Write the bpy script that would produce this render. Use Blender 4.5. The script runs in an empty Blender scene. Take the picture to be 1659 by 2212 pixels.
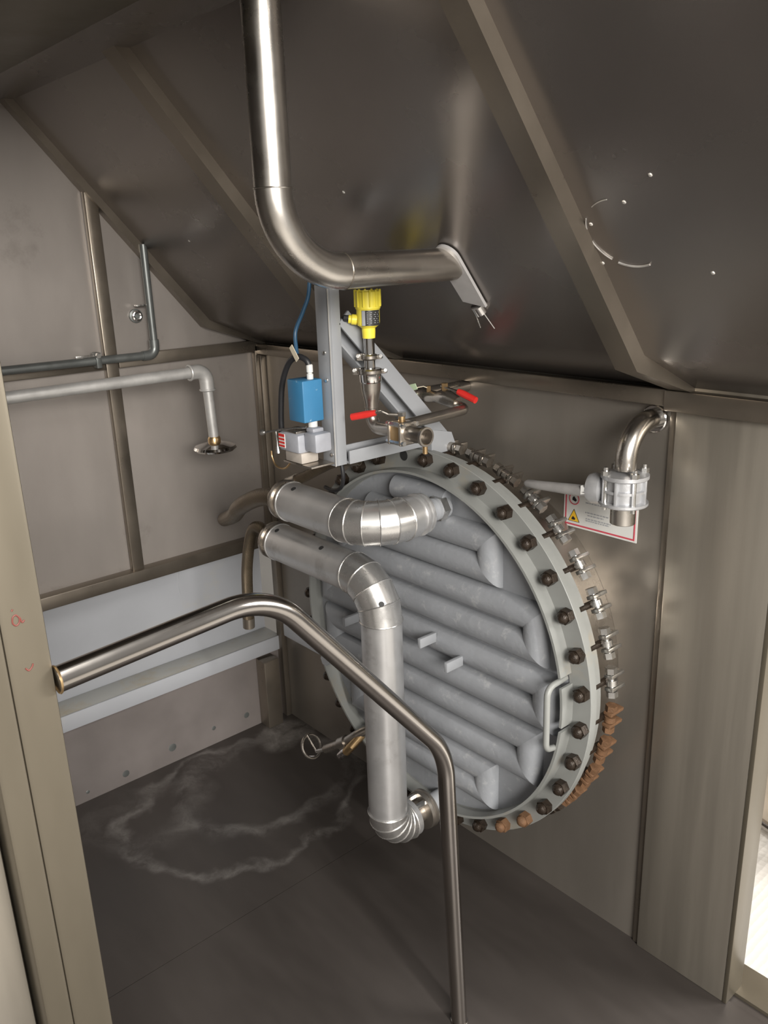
import bpy, bmesh, math, random
from mathutils import Vector as V, Matrix
random.seed(7)
S = bpy.context.scene
COL = S.collection
PI = math.pi

# ------------------------------------------------------------------ camera
cam = bpy.data.cameras.new('camera'); co = bpy.data.objects.new('camera', cam); COL.objects.link(co)
cam.sensor_fit = 'VERTICAL'; cam.sensor_height = 36; cam.sensor_width = 27
cam.lens = 1804.5 / 2212 * 36; cam.clip_start = .02
yaw, pit, rol = math.radians(49.302), math.radians(17.603), math.radians(-1.920)
fw = V((-math.sin(yaw)*math.cos(pit), math.cos(yaw)*math.cos(pit), -math.sin(pit)))
rt = fw.cross(V((0, 0, 1))).normalized(); up = rt.cross(fw)
r2 = math.cos(rol)*rt + math.sin(rol)*up; u2 = -math.sin(rol)*rt + math.cos(rol)*up
M = Matrix((r2, u2, -fw)).transposed().to_4x4(); M.translation = V((2.281, -1.467, 1.6))
co.matrix_world = M
S.camera = co

# ------------------------------------------------------------------ world, lamps, exposure
w = bpy.data.worlds.new('hall_light'); S.world = w; w.use_nodes = True
w.node_tree.nodes['Background'].inputs[0].default_value = (1.0, .955, .90, 1)
w.node_tree.nodes['Background'].inputs[1].default_value = .33

def lamp(name, loc, aim, size, power, colr):
    l = bpy.data.lights.new(name, 'AREA'); l.shape = 'RECTANGLE'; l.size, l.size_y = size
    l.energy = power; l.color = colr
    o = bpy.data.objects.new(name, l); COL.objects.link(o); o.location = loc
    o.rotation_euler = (V(aim) - V(loc)).to_track_quat('-Z', 'Y').to_euler()
lamp('added_daylight', (5.65, -2.55, 2.6), (.6, -.3, .8), (2.4, 1.5), 445, (1, .96, .90))  # unseen area light, added for window daylight from behind the camera
lamp('added_daylight', (3.3, 1.35, 1.7), (1.55, -.3, 0), (1.2, .9), 140, (1, .97, .93))  # unseen area light, added outside the right opening to brighten the floor
lamp('assumed_overhead_light', (3.25, -1.0, 3.7), (1.5, -.8, .6), (.14, 2.2), 110, (1, .97, .92))  # unseen long area light, assumed overhead and added for the highlight along the handrail
S.view_settings.view_transform = 'Standard'; S.view_settings.look = 'None'
S.view_settings.gamma = 1; S.view_settings.use_curve_mapping = False
S.view_settings.exposure = 0

# ------------------------------------------------------------------ materials
def mat(name, col, metal=0., rough=.5, var=.15, scale=5., bump=0., stretch=(1, 1, 1), dirt=None, dirtscale=3., dirtpos=(.56, .74), spec=.5, rvar=.1):
    m = bpy.data.materials.new(name); m.use_nodes = True
    N = m.node_tree.nodes; L = m.node_tree.links; p = N['Principled BSDF']
    p.inputs['Metallic'].default_value = metal; p.inputs['Roughness'].default_value = rough
    p.inputs['Specular IOR Level'].default_value = spec
    tc = N.new('ShaderNodeTexCoord'); mp = N.new('ShaderNodeMapping'); mp.inputs['Scale'].default_value = stretch
    L.new(tc.outputs['Object'], mp.inputs[0])
    n = N.new('ShaderNodeTexNoise'); n.inputs['Scale'].default_value = scale; n.inputs['Detail'].default_value = 6
    n.inputs['Roughness'].default_value = .62
    L.new(mp.outputs[0], n.inputs['Vector'])
    r = N.new('ShaderNodeValToRGB'); L.new(n.outputs[0], r.inputs[0])
    r.color_ramp.interpolation = 'EASE'; r.color_ramp.elements[0].position = .2; r.color_ramp.elements[1].position = .8
    r.color_ramp.elements[0].color = (*[c*(1-var) for c in col], 1)
    r.color_ramp.elements[1].color = (*[min(1, c*(1+var)) for c in col], 1)
    out = r.outputs[0]
    if dirt:
        n2 = N.new('ShaderNodeTexNoise'); n2.inputs['Scale'].default_value = dirtscale; n2.inputs['Detail'].default_value = 8
        n2.inputs['Roughness'].default_value = .7
        L.new(tc.outputs['Object'], n2.inputs['Vector'])
        r2_ = N.new('ShaderNodeValToRGB'); L.new(n2.outputs[0], r2_.inputs[0])
        r2_.color_ramp.elements[0].position, r2_.color_ramp.elements[1].position = dirtpos
        mx = N.new('ShaderNodeMix'); mx.data_type = 'RGBA'
        L.new(r2_.outputs[0], mx.inputs[0]); L.new(out, mx.inputs[6]); mx.inputs[7].default_value = (*dirt, 1)
        out = mx.outputs[2]
    L.new(out, p.inputs['Base Color'])
    if rvar:
        mr = N.new('ShaderNodeMapRange'); mr.inputs[3].default_value = max(.02, rough-rvar); mr.inputs[4].default_value = min(1, rough+rvar)
        mr.interpolation_type = 'SMOOTHSTEP'; mr.inputs[1].default_value = .2; mr.inputs[2].default_value = .8
        L.new(n.outputs[0], mr.inputs[0]); L.new(mr.outputs[0], p.inputs['Roughness'])
    if bump:
        b = N.new('ShaderNodeBump'); b.inputs['Strength'].default_value = bump; b.inputs['Distance'].default_value = .002
        n3 = N.new('ShaderNodeTexNoise'); n3.inputs['Scale'].default_value = scale*8; L.new(mp.outputs[0], n3.inputs['Vector'])
        L.new(n3.outputs[0], b.inputs['Height']); L.new(b.outputs[0], p.inputs['Normal'])
    return m

MT = dict(
    wall=mat('brushed_steel_left', (.355, .322, .298), .55, .42, .12, 2.2, stretch=(1, 1, .35), dirt=(.17, .15, .13), dirtscale=2.6, dirtpos=(.58, .82)),
    lower=mat('lower_steel_shaded', (.26, .232, .222), .5, .42, .12, 3),  # base colour darkened to stand for light falling off near the floor
    back=mat('brushed_steel_back', (.27, .245, .215), .7, .36, .13, 2.5, stretch=(1.6, 1, .3)),
    panel=mat('brushed_steel_panel', (.33, .30, .255), .7, .36, .14, 5, stretch=(3, 1, .15)),
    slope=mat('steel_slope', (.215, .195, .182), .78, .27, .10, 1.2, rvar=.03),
    rib=mat('steel_rib', (.225, .195, .16), .8, .33, .14, 5),
    frame=mat('frame_steel', (.118, .102, .076), .55, .4, .12, 4, stretch=(1, 1, .25)),
    polished=mat('polished_tube', (.42, .395, .37), 1, .17, .06, 5, rvar=.04),
    bigpipe=mat('pickled_tube', (.56, .53, .49), 1, .28, .1, 7, rvar=.07),
    chrome=mat('chrome', (.72, .71, .70), 1, .1, .04, 5, rvar=.03),
    stain=mat('fitting_steel', (.42, .385, .345), .95, .3, .16, 12),
    alu=mat('aluminium_cladding', (.62, .618, .62), .8, .36, .08, 12, dirt=(.40, .39, .38), dirtscale=9),
    aluelb=mat('aluminium_elbow', (.66, .65, .635), .9, .28, .08, 15, rvar=.06),
    paint=mat('grey_paint', (.235, .245, .262), 0, .42, .1, 10, bump=.35, dirt=(.36, .365, .37), dirtscale=30, dirtpos=(.57, .76)),
    paintf=mat('grey_flange_paint', (.225, .23, .22), 0, .42, .1, 6, dirt=(.29, .235, .16), dirtscale=5, dirtpos=(.56, .80)),
    brkt=mat('light_grey_paint', (.29, .30, .318), .1, .38, .06, 5),
    white=mat('white_grey_paint', (.36, .37, .395), 0, .42, .05, 3, dirt=(.42, .40, .35), dirtscale=3.5, dirtpos=(.60, .85)),
    flange=mat('stained_flange_paint', (.33, .33, .315), 0, .45, .08, 4, dirt=(.32, .25, .14), dirtscale=5, dirtpos=(.52, .78)),
    galv=mat('galvanised', (.53, .52, .505), .5, .42, .1, 30),
    conduit=mat('dark_conduit', (.17, .18, .175), .6, .4, .14, 20),
    rust=mat('rusty_dark', (.030, .021, .015), .4, .3, .4, 60, bump=.4),
    orange=mat('orange_rust', (.13, .066, .031), .1, .7, .3, 50, bump=.5),
    zinc=mat('zinc', (.60, .59, .57), .95, .27, .15, 40),
    yellow=mat('yellow_plastic', (.80, .68, .07), 0, .4, .06, 10),
    black=mat('black_plastic', (.018, .018, .02), 0, .45, .2, 10),
    label=mat('dark_label', (.03, .03, .03), 0, .35, .2, 30),
    blue=mat('blue_paint', (.04, .175, .335), 0, .4, .08, 8, dirt=(.35, .45, .50), dirtscale=38, dirtpos=(.63, .67)),
    bluecab=mat('blue_cable', (.025, .08, .15), 0, .5, .1, 10),
    greyplast=mat('grey_cast', (.33, .34, .375), .1, .5, .1, 30),
    beige=mat('beige_cast', (.40, .36, .32), .1, .5, .15, 30),
    red=mat('red_plastic', (.55, .025, .02), 0, .4, .1, 20),
    redmark=mat('red_marker', (.13, .03, .022), 0, .6, .1, 20),
    paper=mat('paper', (.62, .62, .60), 0, .5, .03, 10),
    tagp=mat('tag_paper', (.58, .52, .40), 0, .6, .06, 10),
    green=mat('pale_green_tag', (.50, .62, .42), 0, .5, .06, 10),
    signred=mat('sign_red', (.50, .06, .09), 0, .4, .05, 10),
    signyel=mat('sign_yellow', (.80, .48, .03), 0, .4, .05, 10),
    signgrey=mat('sign_text_grey', (.33, .34, .36), 0, .5, .1, 10),
    brass=mat('brass', (.52, .36, .19), .9, .34, .15, 20),
    castal=mat('cast_aluminium', (.50, .505, .52), .6, .42, .08, 25, bump=.15),
    lever=mat('grey_lever', (.32, .31, .305), .3, .5, .1, 40),
    hole=mat('dark_hole', (.02, .02, .02), 0, .7, .1, 10),
    speck=mat('weld_speck', (.55, .53, .50), .6, .4, .2, 40),
    outwall=mat('outside_wall', (.42, .36, .29), 0, .6, .25, 3),
    plate=mat('brushed_plate', (.50, .485, .48), .35, .4, .08, 40),
    hall=mat('hall_floor', (.30, .285, .265), .0, .5, .12, 2),
)

def hose_mat():
    m = mat('braided_hose', (.16, .125, .085), .75, .36, .1, 20)
    N = m.node_tree.nodes; L = m.node_tree.links; p = N['Principled BSDF']
    tc = N.new('ShaderNodeTexCoord'); wv = N.new('ShaderNodeTexWave'); wv.inputs['Scale'].default_value = 110
    wv.bands_direction = 'DIAGONAL'; L.new(tc.outputs['Object'], wv.inputs[0])
    b = N.new('ShaderNodeBump'); b.inputs['Strength'].default_value = .5; b.inputs['Distance'].default_value = .002
    L.new(wv.outputs[0], b.inputs['Height']); L.new(b.outputs[0], p.inputs['Normal'])
    return m
MT['hose'] = hose_mat()

def floor_mat():
    m = mat('floor_steel', (.050, .043, .039), .35, .42, .18, 3, stretch=(.5, 2, 1))
    N = m.node_tree.nodes; L = m.node_tree.links; p = N['Principled BSDF']
    base = p.inputs['Base Color'].links[0].from_socket
    tc = N.new('ShaderNodeTexCoord')
    nz = N.new('ShaderNodeTexNoise'); nz.inputs['Scale'].default_value = 5; nz.inputs['Detail'].default_value = 5
    L.new(tc.outputs['Object'], nz.inputs[0])
    sub = N.new('ShaderNodeVectorMath'); sub.operation = 'SUBTRACT'; L.new(nz.outputs[1], sub.inputs[0]); sub.inputs[1].default_value = (.5, .5, .5)
    sc = N.new('ShaderNodeVectorMath'); sc.operation = 'SCALE'; sc.inputs[3].default_value = .26; L.new(sub.outputs[0], sc.inputs[0])
    ad = N.new('ShaderNodeVectorMath'); L.new(tc.outputs['Object'], ad.inputs[0]); L.new(sc.outputs[0], ad.inputs[1])
    col = base
    # dried lime rings left by puddles: centre, radius, width
    for (cx, cy, rad, wd, strength) in ((.30, -.30, .22, .045, .26), (.33, -.38, .30, .025, .34), (.13, -.09, .04, .06, .55), (.20, -.62, .12, .06, .12)):
        s2 = N.new('ShaderNodeVectorMath'); s2.operation = 'SUBTRACT'; s2.inputs[1].default_value = (cx, cy, 0); L.new(ad.outputs[0], s2.inputs[0])
        mu = N.new('ShaderNodeVectorMath'); mu.operation = 'MULTIPLY'; mu.inputs[1].default_value = (1, .8, 0); L.new(s2.outputs[0], mu.inputs[0])
        ln = N.new('ShaderNodeVectorMath'); ln.operation = 'LENGTH'; L.new(mu.outputs[0], ln.inputs[0])
        a = N.new('ShaderNodeMath'); a.operation = 'SUBTRACT'; L.new(ln.outputs[1], a.inputs[0]); a.inputs[1].default_value = rad
        ab = N.new('ShaderNodeMath'); ab.operation = 'ABSOLUTE'; L.new(a.outputs[0], ab.inputs[0])
        mr = N.new('ShaderNodeMapRange'); mr.interpolation_type = 'SMOOTHSTEP'
        mr.inputs[1].default_value = 0; mr.inputs[2].default_value = wd; mr.inputs[3].default_value = strength; mr.inputs[4].default_value = 0
        L.new(ab.outputs[0], mr.inputs[0])
        n3 = N.new('ShaderNodeTexNoise'); n3.inputs['Scale'].default_value = 7; n3.inputs['Detail'].default_value = 9; n3.inputs['Roughness'].default_value = .75
        L.new(s2.outputs[0], n3.inputs[0])
        m2 = N.new('ShaderNodeMapRange'); m2.inputs[1].default_value = .38; m2.inputs[2].default_value = .68; L.new(n3.outputs[0], m2.inputs[0])
        ml = N.new('ShaderNodeMath'); ml.operation = 'MULTIPLY'; L.new(mr.outputs[0], ml.inputs[0]); L.new(m2.outputs[0], ml.inputs[1])
        mx = N.new('ShaderNodeMix'); mx.data_type = 'RGBA'; L.new(ml.outputs[0], mx.inputs[0]); L.new(col, mx.inputs[6]); mx.inputs[7].default_value = (.42, .40, .38, 1)
        col = mx.outputs[2]
    L.new(col, p.inputs['Base Color'])
    return m
MT['floor'] = floor_mat()

def dotted_mat():
    m = mat('white_dotted_floor', (.46, .44, .41), 0, .45, .04, 6)
    N = m.node_tree.nodes; L = m.node_tree.links; p = N['Principled BSDF']
    tc = N.new('ShaderNodeTexCoord'); vo = N.new('ShaderNodeTexVoronoi'); vo.inputs['Scale'].default_value = 55; vo.inputs['Randomness'].default_value = .1
    L.new(tc.outputs['Object'], vo.inputs[0])
    b = N.new('ShaderNodeBump'); b.inputs['Strength'].default_value = .5; b.inputs['Distance'].default_value = .004
    L.new(vo.outputs[0], b.inputs['Height']); L.new(b.outputs[0], p.inputs['Normal'])
    return m
MT['dotted'] = dotted_mat()

# ------------------------------------------------------------------ mesh helpers
def B(): return bmesh.new()
def box(bm, x0, x1, y0, y1, z0, z1, bev=0.):
    obox(bm, V(((x0+x1)/2, (y0+y1)/2, (z0+z1)/2)), V((1, 0, 0)), V((0, 1, 0)), V((0, 0, 1)), (abs(x1-x0), abs(y1-y0), abs(z1-z0)), bev); return bm
def obox(bm, c, ex, ey, ez, d, bev=0.):
    t = bmesh.new(); bmesh.ops.create_cube(t, size=1)
    for v in t.verts:
        q = v.co.copy(); v.co = V(c) + V(ex)*q.x*d[0] + V(ey)*q.y*d[1] + V(ez)*q.z*d[2]
    if bev: bmesh.ops.bevel(t, geom=t.edges[:], offset=bev, segments=2, affect='EDGES', profile=.5)
    merge(bm, t); return bm
def merge(bm, t):
    mp = {v: bm.verts.new(v.co) for v in t.verts}
    for f in t.faces:
        try: bm.faces.new([mp[v] for v in f.verts])
        except ValueError: pass
    t.free()
def perp(d):
    a = V((0, 0, 1)) if abs(d.z) < .9 else V((1, 0, 0))
    u = d.cross(a).normalized(); return u, d.cross(u).normalized()
def loft(bm, rings, cap0=True, cap1=True, closed=False):
    R_ = [[bm.verts.new(p) for p in r] for r in rings]; n = len(R_[0])
    pairs = list(zip(R_, R_[1:])) + ([(R_[-1], R_[0])] if closed else [])
    for a, b in pairs:
        for i in range(n): bm.faces.new((a[i], a[(i+1) % n], b[(i+1) % n], b[i]))
    if not closed:
        if cap0: bm.faces.new(R_[0][::-1])
        if cap1: bm.faces.new(R_[-1])
    return bm
def tube(bm, pts, r, seg=20, cap=True, radii=None):
    pts = [V(p) for p in pts]; n = len(pts); rings = []
    tg = [((pts[min(i+1, n-1)] - pts[max(i-1, 0)])).normalized() for i in range(n)]
    u, v = perp(tg[0])
    for i, p in enumerate(pts):
        u = (u - tg[i]*u.dot(tg[i])).normalized(); v = tg[i].cross(u)
        rr = radii[i] if radii else r
        rings.append([p + (u*math.cos(a) + v*math.sin(a))*rr for a in (2*PI*k/seg for k in range(seg))])
    return loft(bm, rings, cap, cap)
def cyl(bm, a, b, r, r2=None, seg=24, cap=True): return tube(bm, [a, b], r, seg, cap, [r, r if r2 is None else r2])
def lathe(bm, base, axis, prof, seg=40, closed=False):
    d = V(axis).normalized(); u, v = perp(d); base = V(base)
    rings = [[base + d*h + (u*math.cos(a) + v*math.sin(a))*max(r, 1e-5) for a in (2*PI*k/seg for k in range(seg))] for r, h in prof]
    return loft(bm, rings, not closed, not closed, closed)
def ringtorus(bm, c, axis, R_, r, seg=36, s2=8, a0=0, a1=2*PI):
    d = V(axis).normalized(); u, v = perp(d); c = V(c); full = abs(a1-a0-2*PI) < 1e-4
    rings = []
    for k in range(seg if full else seg+1):
        a = a0 + (a1-a0)*k/seg; e = u*math.cos(a) + v*math.sin(a)
        rings.append([c + e*(R_ + r*math.cos(t)) + d*r*math.sin(t) for t in (2*PI*j/s2 for j in range(s2))])
    return loft(bm, rings, True, True, closed=full)
def fillet(pts, rad, n=8):
    pts = [V(p) for p in pts]; rads = rad if isinstance(rad, (list, tuple)) else [rad]*(len(pts)-2)
    out = [pts[0]]
    for i in range(1, len(pts)-1):
        a = (pts[i-1]-pts[i]).normalized(); b = (pts[i+1]-pts[i]).normalized()
        th = a.angle(b); rr = rads[i-1]; t = rr/math.tan(th/2)
        c = pts[i] + (a+b).normalized()*(rr/math.sin(th/2)); p0 = pts[i]+a*t; p1 = pts[i]+b*t
        e0 = p0-c; e1 = p1-c; w_ = e0.angle(e1)
        for k in range(n+1):
            s = k/n; out.append(c + (e0*math.sin((1-s)*w_) + e1*math.sin(s*w_))/math.sin(w_))
    out.append(pts[-1]); return out
def smooth(pts, n=8):
    pts = [V(p) for p in pts]; q = [pts[0]*2-pts[1]] + pts + [pts[-1]*2-pts[-2]]; out = []
    for i in range(1, len(q)-2):
        p0, p1, p2, p3 = q[i-1:i+3]
        for k in range(n):
            t = k/n; out.append(.5*((2*p1) + (p2-p0)*t + (2*p0-5*p1+4*p2-p3)*t*t + (3*p1-p0-3*p2+p3)*t**3))
    return out + [pts[-1]]
def prism(bm, poly, d):
    d = V(d); return loft(bm, [[V(p) for p in poly], [V(p)+d for p in poly]])
def hexn(bm, a, b, r): return tube(bm, [a, b], r, 6)

def mesh(name, bm):
    bmesh.ops.recalc_face_normals(bm, faces=bm.faces[:])
    m = bpy.data.meshes.new(name); bm.to_mesh(m); bm.free()
    m.polygons.foreach_set('use_smooth', [True]*len(m.polygons)); m.set_sharp_from_angle(angle=math.radians(35)); return m
def thing(name, base, label, cat, group=None):
    o = bpy.data.objects.new(name, None); COL.objects.link(o); o.location = base; o.empty_display_size = .05
    tag(o, label, cat, group); return o
def tag(o, label, cat, group=None):
    o['label'] = label; o['category'] = cat
    if group: o['group'] = group
    return o
def rootloc(p): return V((0, 0, 0)) if p is None else p.location + rootloc(p.parent)
def obj(name, bm, m, parent=None, label=None, kind=None):
    me = mesh(name, bm)
    if parent is not None:
        off = rootloc(parent); me.transform(Matrix.Translation(-off))
    me.materials.append(MT[m]); o = bpy.data.objects.new(name, me); COL.objects.link(o); o.parent = parent
    if label: o['label'] = label
    if kind: o['kind'] = kind
    return o
def struct(name, bm, m, label, cat):
    o = obj(name, bm, m); o['kind'] = 'structure'; o['label'] = label; o['category'] = cat; return o

# ================================================================== THE SETTING
fl = struct('floor', box(B(), -.1, 2.2, -2.6, .06, -.05, -.006), 'floor', 'dark steel floor of the enclosure with dried white puddle rings', 'floor')
for x0, x1 in ((-.1, .7315), (.7335, 2.2)): obj('floor_plate', box(B(), x0, x1, -2.6, .002, -.006, 0), 'floor', fl)
hf = struct('floor', box(B(), -4, 9, -8, 8, -.12, -.055), 'hall', 'wide floor of the hall outside the enclosure', 'floor')
of = struct('floor', box(B(), 1.25, 2.2, .12, .62, -.05, -.004), 'dotted', 'bright white dotted floor outside the right opening', 'floor')
obj('edge_strip', box(B(), 1.25, 2.2, .03, .12, -.05, .002, .002), 'frame', of)

wl = struct('wall_left', box(B(), -.03, 0, -1.31, .03, .70, 1.98), 'wall', 'pale brushed steel left wall with vertical ribs', 'wall')
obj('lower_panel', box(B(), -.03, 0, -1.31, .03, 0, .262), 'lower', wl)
obj('rib', box(B(), 0, .022, -.518, -.482, .70, 1.775, .003), 'rib', wl)
obj('corner_rib', box(B(), 0, .022, -.035, 0, .70, 1.32, .003), 'rib', wl)
obj('rail', box(B(), 0, .022, -1.30, -.519, 1.30, 1.335, .003), 'rib', wl)
obj('rail', box(B(), 0, .022, -.481, 0, 1.30, 1.335, .003), 'rib', wl)
obj('ledge', box(B(), -.02, .035, -1.30, -.002, .662, .702, .004), 'rib', wl)
obj('corner_post', box(B(), 0, .055, -.115, -.055, 0, .256, .003), 'rib', wl)
for y, z, r in ((-.62, .035, .012), (-.455, .055, .014), (-.30, .06, .008), (-.17, .055, .011), (-.745, .03, .006)):
    obj('scuff', lathe(B(), (0, y, z), (1, 0, 0), [(r, 0), (r*.8, .0006)], 9), 'conduit', wl)

wb = struct('wall_back', box(B(), -.03, 1.44, 0, .03, 0, 1.34), 'back', 'dark brushed steel wall behind the round hatch', 'wall')
obj('rail', box(B(), 0, 1.44, -.028, 0, 1.292, 1.325, .003), 'rib', wb)
obj('corner_rib', box(B(), 0, .03, -.022, 0, 0, 1.29, .003), 'rib', wb)
wr = struct('wall_right', box(B(), 1.455, 1.672, -.012, .03, 0, 1.34, .003), 'panel', 'tan grey steel column panel right of the bent pipe and sign', 'wall')
obj('edge_strip', box(B(), 1.440, 1.455, -.006, .03, 0, 1.34, .002), 'rib', wr)
obj('rail', box(B(), 1.44, 2.0, -.034, .03, 1.285, 1.325, .003), 'rib', wr)
obj('end_flange', box(B(), 1.666, 1.678, -.012, .06, 0, 1.285, .002), 'frame', wr)

# sloping ceiling: flat top, long slope, short shallow foot (profile in y, z)
KY, KZ, TY, TZ = -.19, 1.41, -.667, 1.967
prof = [(.03, 1.325), (0, 1.325), (KY, KZ), (TY, TZ), (TY, TZ+.02), (KY+.015, KZ+.02), (.03, 1.345)]
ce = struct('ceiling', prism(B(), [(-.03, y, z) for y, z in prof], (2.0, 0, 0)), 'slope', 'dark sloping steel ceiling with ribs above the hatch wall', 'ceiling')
sn = V((0, -.759, -.651)); sd = V((0, -.651, .759))
def rib(x0, x1, h):
    bm = B()
    a = V((0, 0, 1.325)); k = V((0, KY, KZ)); t = V((0, TY, TZ))
    n1 = V((0, -.43, -.90)); nk = (n1+sn).normalized()*(1/math.cos(n1.angle(sn)/2))
    ring = lambda p, n: [p + V((x0, 0, 0)), p + V((x1, 0, 0)), p + V((x1, 0, 0)) + n*h, p + V((x0, 0, 0)) + n*h]
    loft(bm, [ring(a, V((0, -1, 0))*.9), ring(k, nk), ring(t, V((0, -1, 0)))])
    return bm
obj('edge_rib', rib(.001, .034, .024), 'rib', ce)
obj('rib', rib(.615, .672, .030), 'rib', ce)
obj('rib', rib(1.447, 1.490, .032), 'rib', ce)
obj('ceiling_beam', box(B(), 0, 1.35, -1.02, -.825, 1.945, TZ, .004), 'frame', ce)
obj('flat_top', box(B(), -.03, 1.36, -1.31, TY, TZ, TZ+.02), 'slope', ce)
# cut-out patch welded into the slope, with weld spatter round it
pc = V((1.55, -.359, 1.607))
def warc(a0, a1, r):
    obj('weld_ring', tube(B(), [pc + sn*.0006 + V((1, 0, 0))*.062*math.cos(math.radians(a)) + sd*.062*math.sin(math.radians(a)) for a in range(a0, a1, 5)], r, 6), 'speck', ce)
warc(150, 235, .0011); warc(240, 292, .0018); warc(95, 128, .0008)
for dx, ds in ((-.098, .105), (.075, .095), (-.06, -.055), (.115, -.075), (-.05, .02), (.02, .055), (-.55, .12), (-1.25, .03)):
    q = pc + V((dx, 0, 0)) + sd*ds
    obj('weld_spatter', lathe(B(), q, sn, [(.0034, 0), (.0022, .0015), (.0002, .002)], 7), 'speck', ce)

wf = struct('wall_front', box(B(), -.03, 1.20, -1.34, -1.31, 0, 1.99), 'wall', 'steel wall beside the door post on the camera side', 'wall')
dj = struct('door_1', box(B(), 1.20, 1.31, -1.2285, -1.176, 0, 2.3, .006), 'frame', 'tan steel door post at the left edge holding the handrail', 'door')
obj('post_flange', box(B(), 1.20, 1.318, -1.263, -1.2295, 0, 2.3, .005), 'frame', dj)
obj('door_leaf', box(B(), 1.10, 1.285, -1.50, -1.268, 0, 1.04, .006), 'panel', dj)
obj('door_leaf', box(B(), 1.10, 1.27, -1.50, -1.268, 1.05, 2.3, .006), 'panel', dj)
obj('leaf_ledge', box(B(), 1.27, 1.297, -1.50, -1.268, 1.04, 1.052, .003), 'polished', dj)
# red marker scribbles on the post
def mark(pts):
    obj('red_marking', tube(B(), smooth([(1.3101, y, z) for y, z in pts], 6), .0011, 6), 'redmark', dj, 'red handwritten mark')
mark([(-1.205, 1.196), (-1.2085, 1.201), (-1.2125, 1.199), (-1.2135, 1.192), (-1.210, 1.188), (-1.206, 1.191), (-1.205, 1.197), (-1.203, 1.190), (-1.200, 1.192)])
mark([(-1.2125, 1.207), (-1.211, 1.209)])
mark([(-1.2085, 1.131), (-1.205, 1.127), (-1.201, 1.130), (-1.199, 1.134)])

# things beyond the right opening
ow = struct('wall_outside', box(B(), 1.0, 1.78, .62, .66, -.05, 1.6), 'outwall', 'brown wall beyond the right opening', 'wall')
op = obj('bent_tube', tube(B(), fillet([(1.46, .59, .03), (1.60, .55, .03), (1.66, .50, .16), (1.67, .50, 1.2)], [.05, .06]), .012), 'polished')
tag(op, 'pale bent tube outside the opening at the right edge', 'tube')

# ================================================================== HATCH
CX, CZ, T = .93, .671, .18
h = thing('manhole_cover', (CX, -T, CZ), 'round grey bolted hatch cover with half pipe coil', 'hatch')
def yl(name, prof_, m, seg=120, lab=None, closed=True):   # lathe about the hatch axis; (r, y)
    return obj(name, lathe(B(), (CX, 0, CZ), (0, 1, 0), prof_, seg, closed), m, h, lab)
yl('cover_flange', [(.43, -T), (.481, -T), (.482, -T+.001), (.482, -T+.019), (.481, -T+.020), (.43, -T+.020)], 'paintf')
yl('gasket', [(.43, -.160), (.473, -.160), (.473, -.152), (.43, -.152)], 'orange')
yl('vessel_flange', [(.41, -.152), (.470, -.152), (.470, -.130), (.41, -.130)], 'paintf')
yl('vessel_neck', [(.425, -.130), (.425, -.0005), (.405, -.0005), (.405, -.130)], 'stain')
yl('cover_plate', [(.0, -T+.002), (.43, -T+.002), (.43, -T+.02), (.0, -T+.02)], 'paint', closed=False)
def band(a0, a1):
    rings = []; n = max(3, int(abs(a1-a0)/3))
    for k in range(n+1):
        a = math.radians(a0+(a1-a0)*k/n); c, s = math.cos(a), math.sin(a)
        rings.append([(CX+c*r, y, CZ+s*r) for r, y in ((.431, -T+.001), (.437, -T+.001), (.437, -T-.036), (.431, -T-.036))])
    rings = [[V(p) for p in r] for r in rings]
    obj('rim_band', loft(B(), rings), 'paintf', h)
band(10.5, 354); band(7.5, -4.5)
# half pipe heating coil, mitred serpentine
path = [(.74, .985), (1.138, .985), (1.138, .918), (.64, .918), (.64, .847), (1.27, .847), (1.27, .773), (.556, .773), (.556, .698),
        (1.30, .698), (1.30, .623), (.566, .623), (.566, .549), (1.26, .549), (1.26, .474), (.665, .474), (.665, .405), (1.132, .405), (1.132, .345), (.80, .345)]
def section(i):
    p = V((path[i][0], path[i][1]))
    d0 = (p - V(path[i-1])).normalized() if i > 0 else None
    d1 = (V(path[i+1]) - p).normalized() if i < len(path)-1 else None
    if d0 is None: d0 = d1
    if d1 is None: d1 = d0
    n0 = V((-d0.y, d0.x)); n1 = V((-d1.y, d1.x)); m_ = (n0+n1).normalized(); k = 1/max(.3, m_.dot(n1))
    out = []
    for j in range(13):
        a = PI*j/12; u = math.cos(a)*.0335; hh = math.sin(a)*.029
        q = p + m_*(u*k); out.append(V((q.x, -T+.0015-hh, q.y)))
    return out
for i in range(len(path)-1):
    a, b = section(i), section(i+1)
    obj('half_pipe', loft(B(), [a, b]), 'paint', h)
obj('half_pipe', cyl(B(), (.84, -T+.001, 1.052), (1.015, -T+.001, 1.052), .030, seg=24), 'paint', h)
# lifting lugs and small fittings welded on the cover
for x, z in ((.985, .712), (1.072, .682), (.70, .672)):
    obj('lug', box(B(), x-.005, x+.005, -T-.078, -T-.025, z-.012, z+.012, .0015), 'brkt', h)
for x, z in ((.585, .515), (.715, .93)):
    obj('plug', hexn(B(), (x, -T-.065, z), (x, -T-.03, z), .017), 'brkt', h)
obj('hinge_strap', box(B(), .36, .535, -.225, -.19, .505, .545, .003), 'brkt', h)
obj('handle', tube(B(), fillet([(1.346, -T, .735), (1.351, -.247, .737), (1.352, -.247, .595), (1.343, -T, .572)], .02, 6), .0068, 12), 'paintf', h)
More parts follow.
